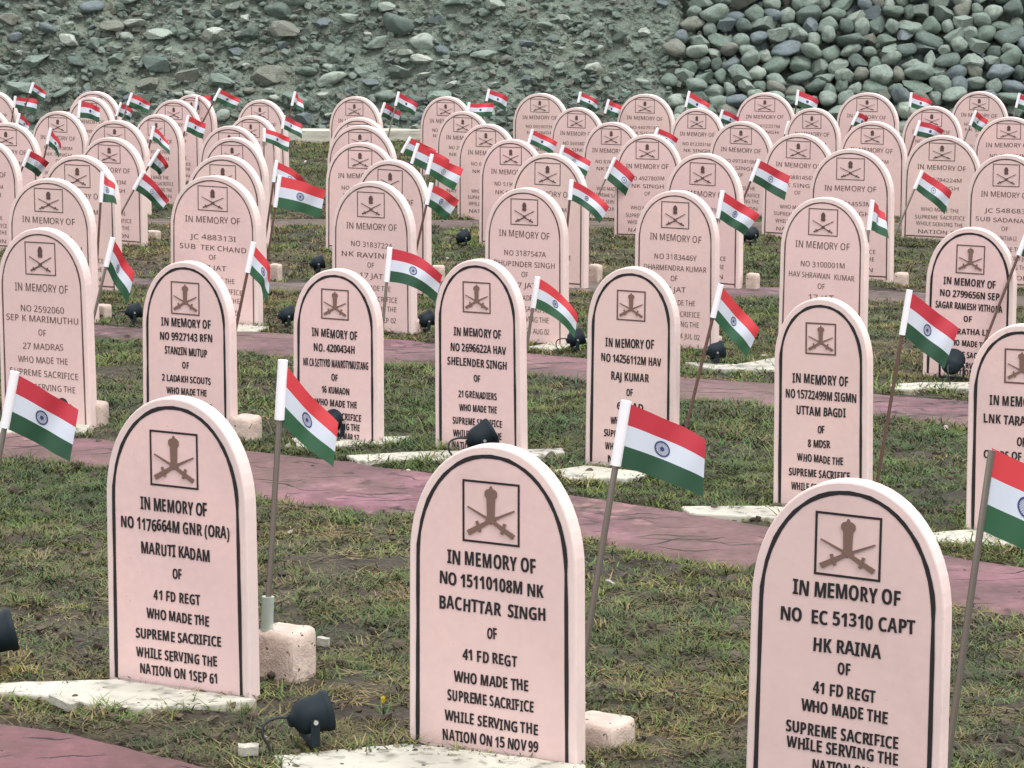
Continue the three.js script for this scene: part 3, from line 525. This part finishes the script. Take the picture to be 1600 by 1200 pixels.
for (const [row, t, b, ft, fb, pole, bulge, o = {}] of flags) {
  const n = flagCount[row] = (flagCount[row] ?? -1) + 1, far = row > 'C', vfar = row > 'E';
  const z = o.tube ? onPlane(446, 1052, 0).z + 0.02 : zOfRow(row, t[0]) - (row === 'A' ? 0.30 : row === 'H' ? -0.02 : 0.16);
  const T = atZ(...t, z), B = atZ(...b, z), L = 0.215, D = (a, q) => Math.sqrt(Math.max(0, L * L - a.distanceToSquared(q)));
  let Ft = atZ(...ft, z), Fb = atZ(...fb, z); const dd = (D(T, Ft) + D(B, Fb)) / 2 * 0.8; Ft = atZ(...ft, z - dd); Fb = atZ(...fb, z - dd * 0.9);
  const nrm = Ft.clone().sub(T).cross(B.clone().sub(T)).normalize().negate(); if (nrm.z < 0) nrm.negate();
  const ph = rr(0, 6), amp = rr(0.007, 0.018);
  const pt = (u, v, off = 0) => { const a = T.clone().lerp(Ft, u), c = B.clone().lerp(Fb, u), p = a.lerp(c, v); p.y += bulge * Math.sin(Math.PI * u) + 0.004 * Math.sin(7 * u + ph) * u; return p.addScaledVector(nrm, amp * Math.sin(u * 5.2 + ph + v * 1.3) * Math.min(1, u * 1.6) + off + 0.004 * Math.sin(u * 13 + v * 4 + ph) * u); };
  const g = thing('small_flag', (nearFlagLabels[row] && nearFlagLabels[row][n]) || `small tricolour flag, ${ord[n] || n + 1 + 'th'} from the left along the ${rowWord[row]} row of headstones`, 'flag', 'small tricolour flags beside the headstones');
  // pole, straight through the hoist down to the ground
  const P2 = atZ(...pole, z), dir = P2.clone().sub(T).normalize(); const foot = T.clone().addScaledVector(dir, (T.y + (o.tube ? -0.118 : 0.05)) / -dir.y); g.position.set(foot.x, Math.max(0, foot.y), foot.z);
  const loc = (v) => v.sub(g.position);
  const cyl = (a, q, r, seg) => { const c = new THREE.CylinderGeometry(r, r, a.distanceTo(q), seg); const up = a.clone().sub(q).normalize(); c.applyQuaternion(new THREE.Quaternion().setFromUnitVectors(V(0, 1, 0), up)); const m = a.clone().add(q).multiplyScalar(0.5); return c.translate(m.x, m.y, m.z); };
  const Bp = T.clone().addScaledVector(dir, T.distanceTo(B) * 1.0);
  part('pole', cyl(loc(T.clone().addScaledVector(dir, 0.004)), loc(foot.clone()), row === 'A' ? 0.0082 : 0.0062, 10), poleMats[row === 'A' ? 0 : rnd() < 0.75 ? 1 : 0], g);
  if (!o.nosleeve) part('sleeve', cyl(loc(T.clone().addScaledVector(dir, -0.004)), loc(Bp.clone()), row === 'A' ? 0.0135 : 0.011, 12), sleeveMat, g);
  if (o.tube) part('socket_tube', cyl(loc(atZ(419, 932, z)), loc(atZ(417, 985, z)), 0.017, 14), tubeMat, g);
  const nu = vfar ? 10 : 22, band = (name, v0, v1, mat) => {
    const pos = [], idx = [], nv = 3; for (let i = 0; i <= nu; i++) for (let j = 0; j <= nv; j++) { const p = loc(pt(i / nu, v0 + (v1 - v0) * j / nv)); pos.push(p.x, p.y, p.z); const k = i * (nv + 1) + j; if (i < nu && j < nv) idx.push(k, k + 1, k + nv + 1, k + 1, k + nv + 2, k + nv + 1); }
    const q = new THREE.BufferGeometry(); q.setAttribute('position', new THREE.Float32BufferAttribute(pos, 3)); q.setIndex(idx); q.computeVertexNormals(); return part(name, q, mat, g);
  };
  const vi = Math.floor(rnd() * 3);
  band('saffron_band', 0, 1 / 3, saffron[vi]); const wb = band('white_band', 1 / 3, 2 / 3, flagWhite); band('green_band', 2 / 3, 1, flagGreen[vi]);
  // wheel on both sides of the white band
  const Lu = T.distanceTo(Ft), Hv = T.distanceTo(B), R = Hv * 0.128, pos = [], idx = [];
  const ringAt = (r0, r1, a0, a1, m) => { for (const off of [0.0012, -0.0012]) { const k0 = pos.length / 3; for (let i = 0; i <= m; i++) { const a = a0 + (a1 - a0) * i / m; for (const r of [r0, r1]) { const p = loc(pt(0.5 + r * Math.cos(a) / Math.max(L, Lu), 0.5 + r * Math.sin(a) / Hv, off)); pos.push(p.x, p.y, p.z); } if (i < m) { const k = k0 + i * 2; idx.push(k, k + 1, k + 2, k + 1, k + 3, k + 2); } } } };
  if (!vfar) { ringAt(R * 0.82, R, 0, 2 * Math.PI, 28); if (!far) for (let i = 0; i < 24; i++) ringAt(R * 0.2, R * 0.84, i * Math.PI / 12 - 0.035, i * Math.PI / 12 + 0.035, 1); ringAt(0, R * 0.28, 0, 2 * Math.PI, 12); }
  else ringAt(0, R * 0.8, 0, 2 * Math.PI, 12);
  const q = new THREE.BufferGeometry(); q.setAttribute('position', new THREE.Float32BufferAttribute(pos, 3)); q.setIndex(idx); q.computeVertexNormals(); part('wheel_emblem', q, navy, wb);
}

// ------------------------------------------------------------------ garden spotlights
const lampBody = new THREE.MeshPhysicalMaterial({ color: lin(0.007, 0.014, 0.019), roughness: 0.6, specularIntensity: 0.4 });
const lampDark = new THREE.MeshStandardMaterial({ color: lin(0.010, 0.012, 0.014), roughness: 0.6 });
const lampGlass = new THREE.MeshPhysicalMaterial({ color: lin(0.5, 0.55, 0.55), roughness: 0.12, metalness: 0.1 });
const boltMat = new THREE.MeshStandardMaterial({ color: lin(0.55, 0.55, 0.52), roughness: 0.3, metalness: 0.8 });
const cableCurve = new THREE.CatmullRomCurve3([V(-0.055, 0.105, 0), V(-0.10, 0.108, 0.004), V(-0.135, 0.095, 0.01), V(-0.142, 0.065, 0.015), V(-0.125, 0.03, 0.02), V(-0.122, -0.02, 0.02)]);
const lampGeo = {
  housing: new THREE.LatheGeometry([[0.0, -0.062], [0.018, -0.062], [0.020, -0.050], [0.040, -0.040], [0.050, -0.022], [0.053, 0.0], [0.055, 0.040], [0.060, 0.044], [0.060, 0.060], [0.054, 0.060], [0.052, 0.050], [0.0, 0.049]].map(([x, y]) => new THREE.Vector2(x, y)), 28),
  glass: new THREE.CircleGeometry(0.051, 24).rotateX(-Math.PI / 2).translate(0, 0.052, 0),
  bracket: (() => { const s = new THREE.Shape(); s.moveTo(-0.066, 0); s.lineTo(-0.066, 0.075); s.lineTo(-0.061, 0.075); s.lineTo(-0.061, 0.006); s.lineTo(0.061, 0.006); s.lineTo(0.061, 0.075); s.lineTo(0.066, 0.075); s.lineTo(0.066, 0); s.closePath(); return new THREE.ExtrudeGeometry(s, { depth: 0.024, bevelEnabled: true, bevelSize: 0.001, bevelThickness: 0.001, bevelSegments: 1 }).translate(0, 0, -0.012); })(),
  bolt: new THREE.CylinderGeometry(0.007, 0.007, 0.008, 10).rotateZ(Math.PI / 2),
  stake: new THREE.CylinderGeometry(0.011, 0.006, 0.12, 8).translate(0, -0.03, 0),
  cable: new THREE.TubeGeometry(cableCurve, 24, 0.0045, 6),
};
function lamp(px, py, cy, aim, elev, label, scale = 0.68) {
  const z = onPlane(px, py, 0).z, g = thing('ground_spotlight', label, 'spotlight', 'spotlights lighting the headstones');
  const c = atZ(px, cy, z); g.position.set(c.x, Math.max(0.0, c.y - 0.105 * scale), z); g.scale.setScalar(scale); g.rotation.y = aim;   // local +x is where the lamp points
  const br = part('bracket', lampGeo.bracket, lampBody, g); br.rotation.y = Math.PI / 2; br.position.y = 0.032;
  const h = part('housing', lampGeo.housing, lampBody, g); h.position.y = 0.105; h.rotation.z = -Math.PI / 2 + elev;
  part('glass', lampGeo.glass, lampGlass, h);
  for (const s of [-1, 1]) { const b = part('bolt', lampGeo.bolt, boltMat, g); b.rotation.y = Math.PI / 2; b.position.set(0, 0.102, s * 0.068); }
  part('stake', lampGeo.stake, lampDark, g); part('cable', lampGeo.cable, lampDark, g);
}
lamp(483, 1176, 1118, 0.35, 0.18, 'dark spotlight with a curling cable left of the middle front headstone', 0.86);
lamp(-12, 1050, 1012, 0.3, 0.2, 'dark spotlight half cut off by the left edge', 1);
lamp(750, 722, 688, 0.3, 0.45, 'dark spotlight peeping over the middle front headstone', 0.9);
lamp(520, 690, 657, 0.9, 0.3, 'spotlight half hidden by a flag before the 16 KUMAON headstone', 0.8);
lamp(104, 664, 630, 0.6, 0.4, 'dark spotlight before the worn headstone at the left edge', 0.7);
lamp(208, 508, 488, 0.3, 0.2, 'dark spotlight left of the 2 LADAKH SCOUTS headstone, beyond the path');
lamp(447, 514, 498, 0.4, 0.2, 'dark spotlight before the NO 3183722A headstone');
lamp(664, 522, 506, 0.5, 0.3, 'dark spotlight left of the 21 GRENADIERS headstone, beyond the path');
lamp(898, 552, 536, 0.3, 0.3, 'dark spotlight on the white slab left of the NO 14256112M HAV headstone');
lamp(1117, 572, 556, 0.2, 0.2, 'dark spotlight on the grass left of the 8 MDSR headstone');
lamp(1487, 600, 575, 1.2, 0.4, 'black spotlight before the NO 2799656N SEP headstone', 0.85);
lamp(722, 388, 374, 0.6, 0.3, 'small dark spotlight beside the fourth row, left of centre');
lamp(495, 430, 417, 0.3, 0.2, 'small dark spotlight on the grass behind the 16 KUMAON headstone');
lamp(1172, 384, 374, 0.8, 0.2, 'small dark spotlight between headstones of the fourth and fifth rows');

// ------------------------------------------------------------------ grass, litter
{
  const blade = (len, w, lean, az, bend) => {
    const pos = [], n = 3; const dx = Math.cos(az), dz = Math.sin(az);
    for (let i = 0; i <= n; i++) { const t = i / n, r = lean * t + bend * t * t, y = t * (1 - 0.35 * bend / 1), ww = w * (1 - t * t) / 2 + 0.00025; pos.push([dx * r * len - dz * ww, y * len, dz * r * len + dx * ww], [dx * r * len + dz * ww, y * len, dz * r * len - dx * ww]); }
    const out = []; for (let i = 0; i < n; i++) { const a = i * 2; for (const k of [a, a + 1, a + 2, a + 1, a + 3, a + 2]) out.push(...pos[k]); }
    return out;
  };
  const tufts = [];
  for (let v = 0; v < 6; v++) {
    const arr = [], n = v < 4 ? 16 : 12;
    for (let i = 0; i < n; i++) { const b = blade(rr(0.016, 0.036) * (v === 3 ? 1.5 : 1), rr(0.0022, 0.0042), rr(0.1, 0.7), rr(0, 6.3), v < 4 ? rr(0.1, 0.9) : rr(1.0, 2.2)); const ox = 0.022 * gauss(), oz = 0.022 * gauss(); for (let k = 0; k < b.length; k += 3) arr.push(b[k] + ox, b[k + 1] * (v < 4 ? 1 : 0.45) + 0.001, b[k + 2] + oz); }
    const g = new THREE.BufferGeometry(); g.setAttribute('position', new THREE.Float32BufferAttribute(arr, 3)); g.computeVertexNormals(); tufts.push(g);
  }
  const mat = new THREE.MeshStandardMaterial({ color: 0xffffff, roughness: 0.8, side: THREE.DoubleSide });
  const lists = tufts.map(() => []);
  const inStone = (x, z) => stones.some(s => Math.abs(x - s.p.x) < 0.3 && Math.abs(z - s.p.z) < 0.3 && (() => { const dx = x - s.p.x, dz = z - s.p.z, c = Math.cos(s.yaw), n = Math.sin(s.yaw); return Math.abs(dx * c + dz * n) < s.W / 2 + .005 && Math.abs(-dx * n + dz * c + 0.025) < 0.035; })());
  const bands = [[-5.2, -10.6, 1500], [-10.6, -16.5, 900], [-16.5, -28.0, 420]];
  const c = lin(0, 0, 0);
  for (const [z0, z1, dens] of bands) {
    for (let z = z0; z > z1; z -= 0.25) {
      const hw = -z * 0.19 + 0.5, n = dens * 0.25 * hw * 2;
      for (let i = 0; i < n; i++) {
        const x = rr(-hw, hw), zz = z - rr(0, 0.25), pd = pathDist(x, zz);
        if (pd > -0.02 && !(pd < 0.06 && rnd() < 0.15)) continue;
        const bare = bareness(x, zz) + 0.5 * fbm(x * 6, zz * 6, 7.7, 2), gr = greenness(x, zz) + 0.25 * gauss();
        if (rnd() < clamp((zz > -9.6 && x < 0.1 ? 0.34 : 0.22) + bare * 1.35, 0.02, 0.94)) continue;
        if (plates.some(pl => inPoly(pl, x, zz))) continue;
        if (inStone(x, zz)) continue;
        const dry = gr < -0.12 ? 0.75 : gr < 0.12 ? 0.4 : 0.14, isDry = rnd() < dry;
        if (isDry) { const k = Math.pow(rnd(), 1.5); c.setRGB(0.095 + 0.18 * k, 0.075 + 0.145 * k, 0.032 + 0.062 * k); } else { const k = rr(0.45, 1.6); c.setRGB((0.056 + 0.05 * rnd()) * k, (0.092 + 0.04 * rnd()) * k, (0.02 + 0.014 * rnd()) * k); }
        const pt = fbm(x * 1.7 + 9, zz * 2.6, 13.3, 3) * 2.2 + 0.12 * gauss(), wt = fbm(x * 4.1, zz * 5.5, 17.3, 2);   // patches of different sward
        if (pt > 0) { const q = clamp(pt * 1.3); c.r *= 1 + 0.30 * q; c.g *= 1 + 0.20 * q; c.b *= 1 - 0.05 * q; } else { const q = clamp(-pt * 1.4); c.r *= 1 - 0.42 * q; c.g *= 1 - 0.30 * q; c.b *= 1 - 0.18 * q; }
        c.multiplyScalar(0.8 * (1 + 0.6 * wt));
        const v = isDry ? (rnd() < 0.6 ? 4 + Math.floor(rnd() * 2) : Math.floor(rnd() * 3)) : (gr > 0.3 && rnd() < 0.15 ? 3 : Math.floor(rnd() * 3));
        lists[v].push([x, groundY(x, zz) - 0.002, zz, rr(0.65, 1.25) * (dens < 500 ? 1.35 : dens < 1000 ? 1.1 : 0.95), rr(0, 6.3), c.r, c.g, c.b]);
      }
    }
  }
  // longer grass that the mower misses: round the feet of the headstones and along the slab edges
  const edge = (x, z, p) => { if (rnd() > p || pathDist(x, z) > -0.02 || inStone(x, z) || plates.some(q => inPoly(q, x, z))) return; const k = rr(0.5, 1.5), dry = rnd() < 0.3; if (dry) c.setRGB(0.2 * k, 0.16 * k, 0.065 * k); else c.setRGB(0.085 * k, 0.125 * k, 0.027 * k); lists[rnd() < 0.25 ? 3 : Math.floor(rnd() * 3)].push([x, groundY(x, z) - 0.002, z, rr(0.9, 1.5), rr(0, 6.3), c.r, c.g, c.b]); };
  for (const s of stones) if (s.row < 'F') for (let i = 0; i < 46; i++) { const p = local(s, rr(-s.W / 2 - 0.03, s.W / 2 + 0.03), 0, s.row !== 'A' && rnd() < 0.4 ? rr(0.015, 0.045) : rr(-0.1, -0.055)); edge(p.x, p.z, s.row === 'A' ? 0.45 : 0.6); }
  for (const p of plates) p.forEach((a, i) => { const b = p[(i + 1) % p.length], n = Math.ceil(a.distanceTo(b) / 0.012); for (let j = 0; j < n; j++) { const q = a.clone().lerp(b, rnd()); edge(q.x + rr(-0.04, 0.04), q.z + rr(-0.01, 0.05), 0.5); } });
  const o = new THREE.Object3D(); const turf = thing('turf_grass', 'short patchy green and straw coloured grass around the headstones', 'grass', null, 'stuff');
  lists.forEach((l, v) => {
    const im = new THREE.InstancedMesh(tufts[v], mat, l.length);
    l.forEach(([x, y, z, s, a, r, g, b], i) => { o.position.set(x, y, z); o.scale.set(s * 1.15, s * rr(0.38, 0.85), s * 1.15); o.rotation.set(0, a, 0); o.updateMatrix(); im.setMatrixAt(i, o.matrix); im.setColorAt(i, c.setRGB(r, g, b)); });
    im.name = 'grass_tuft'; im.userData.kind = 'stuff'; im.castShadow = im.receiveShadow = true; turf.add(im);
  });
  console.log('tufts', lists.map(l => l.length));
  // clods and pebbles
  const N = 9500, clod = new THREE.InstancedMesh(angular[2], new THREE.MeshStandardMaterial({ color: 0xffffff, roughness: 0.95, map: rockTex }), N); let n = 0;
  while (n < N) {
    const z = -5.2 - 22 * Math.pow(rnd(), 1.3), hw = -z * 0.19 + 0.4, x = rr(-hw, hw), pd = pathDist(x, z); if (pd > -0.02 && rnd() < 0.93) continue; if (inStone(x, z)) continue;
    const w = 0.006 + 0.024 * Math.pow(rnd(), 3), pale = rnd() < 0.03; o.position.set(x, Math.max(0.004, groundY(x, z)) + w * 0.1, z); o.scale.set(w * 1.4, w * 0.8, w); o.rotation.set(rr(-1, 1), rr(0, 6), rr(-1, 1)); o.updateMatrix(); clod.setMatrixAt(n, o.matrix);
    const k = rr(0.6, 1.3); clod.setColorAt(n, pale ? c.setRGB(0.5 * k, 0.47 * k, 0.42 * k) : c.setRGB(0.10 * k, 0.078 * k, 0.058 * k)); n++;
  }
  clod.name = 'pebbles'; clod.castShadow = clod.receiveShadow = true; scene.add(clod); tag(clod, 'small clods, pebbles and paint flakes scattered over the turf', 'pebbles', null, 'stuff');
}
// broken white pieces near the front headstones
const flake = (px, py, l, w, turn, label) => {
  const p = onPlane(px, py, 0.02); let g = new THREE.BoxGeometry(l, 0.022, w, 6, 2, 3); const q = g.attributes.position; for (let i = 0; i < q.count; i++) q.setXYZ(i, q.getX(i) * (1 + 0.1 * IN.noise(q.getZ(i) * 60, px, 1)), q.getY(i) + 0.004 * IN.noise(q.getX(i) * 40, px, 2), q.getZ(i) * (1 + 0.3 * IN.noise(q.getX(i) * 30, px, 3))); g.computeVertexNormals();
  const m = tag(part('concrete_fragment', g, whiteSlab, scene), label, 'fragment', 'broken white fragments'); m.position.copy(p); m.rotation.set(0.1, turn, -0.05);
};
flake(98, 1098, 0.09, 0.022, -0.75, 'thin white broken strip lying by the slab at lower left');
flake(388, 1171, 0.05, 0.03, 0.1, 'small white fragment below the dark spotlight cable');
flake(505, 1002, 0.035, 0.018, -0.2, 'tiny white fragment right of the painted support block');
// yellow flower
{
  const p = onPlane(600, 1122, 0), g = thing('yellow_flower', 'single small yellow flower in the grass left of the middle front headstone', 'flower'); g.position.copy(p);
  const ym = new THREE.MeshStandardMaterial({ color: lin(0.70, 0.58, 0.03), roughness: 0.6, side: THREE.DoubleSide }), gm = new THREE.MeshStandardMaterial({ color: lin(0.05, 0.11, 0.03), roughness: 0.7, side: THREE.DoubleSide });
  part('stem', new THREE.TubeGeometry(new THREE.CatmullRomCurve3([V(0, -0.01, 0), V(0.003, 0.02, 0), V(-0.002, 0.04, 0.003)]), 8, 0.0015, 5), gm, g);
  const sh = new THREE.Shape(); sh.moveTo(0, 0); sh.quadraticCurveTo(0.009, 0.008, 0, 0.022); sh.quadraticCurveTo(-0.009, 0.008, 0, 0); const pg = new THREE.ShapeGeometry(sh, 5);
  for (let i = 0; i < 6; i++) { const m = part('petal', pg, ym, g); m.position.set(-0.002, 0.038, 0.003); m.rotation.set(0, i * Math.PI / 3, 0); m.rotateX(0.3); }
  const lf = new THREE.Shape(); lf.moveTo(0, 0); lf.quadraticCurveTo(0.007, 0.02, 0, 0.05); lf.quadraticCurveTo(-0.007, 0.02, 0, 0); const lg = new THREE.ShapeGeometry(lf, 5);
  for (let i = 0; i < 5; i++) { const m = part('leaf', lg, gm, g); m.rotation.set(0, i * 1.3, 0); m.rotateX(0.8); }
}
renderer.render(scene, camera);
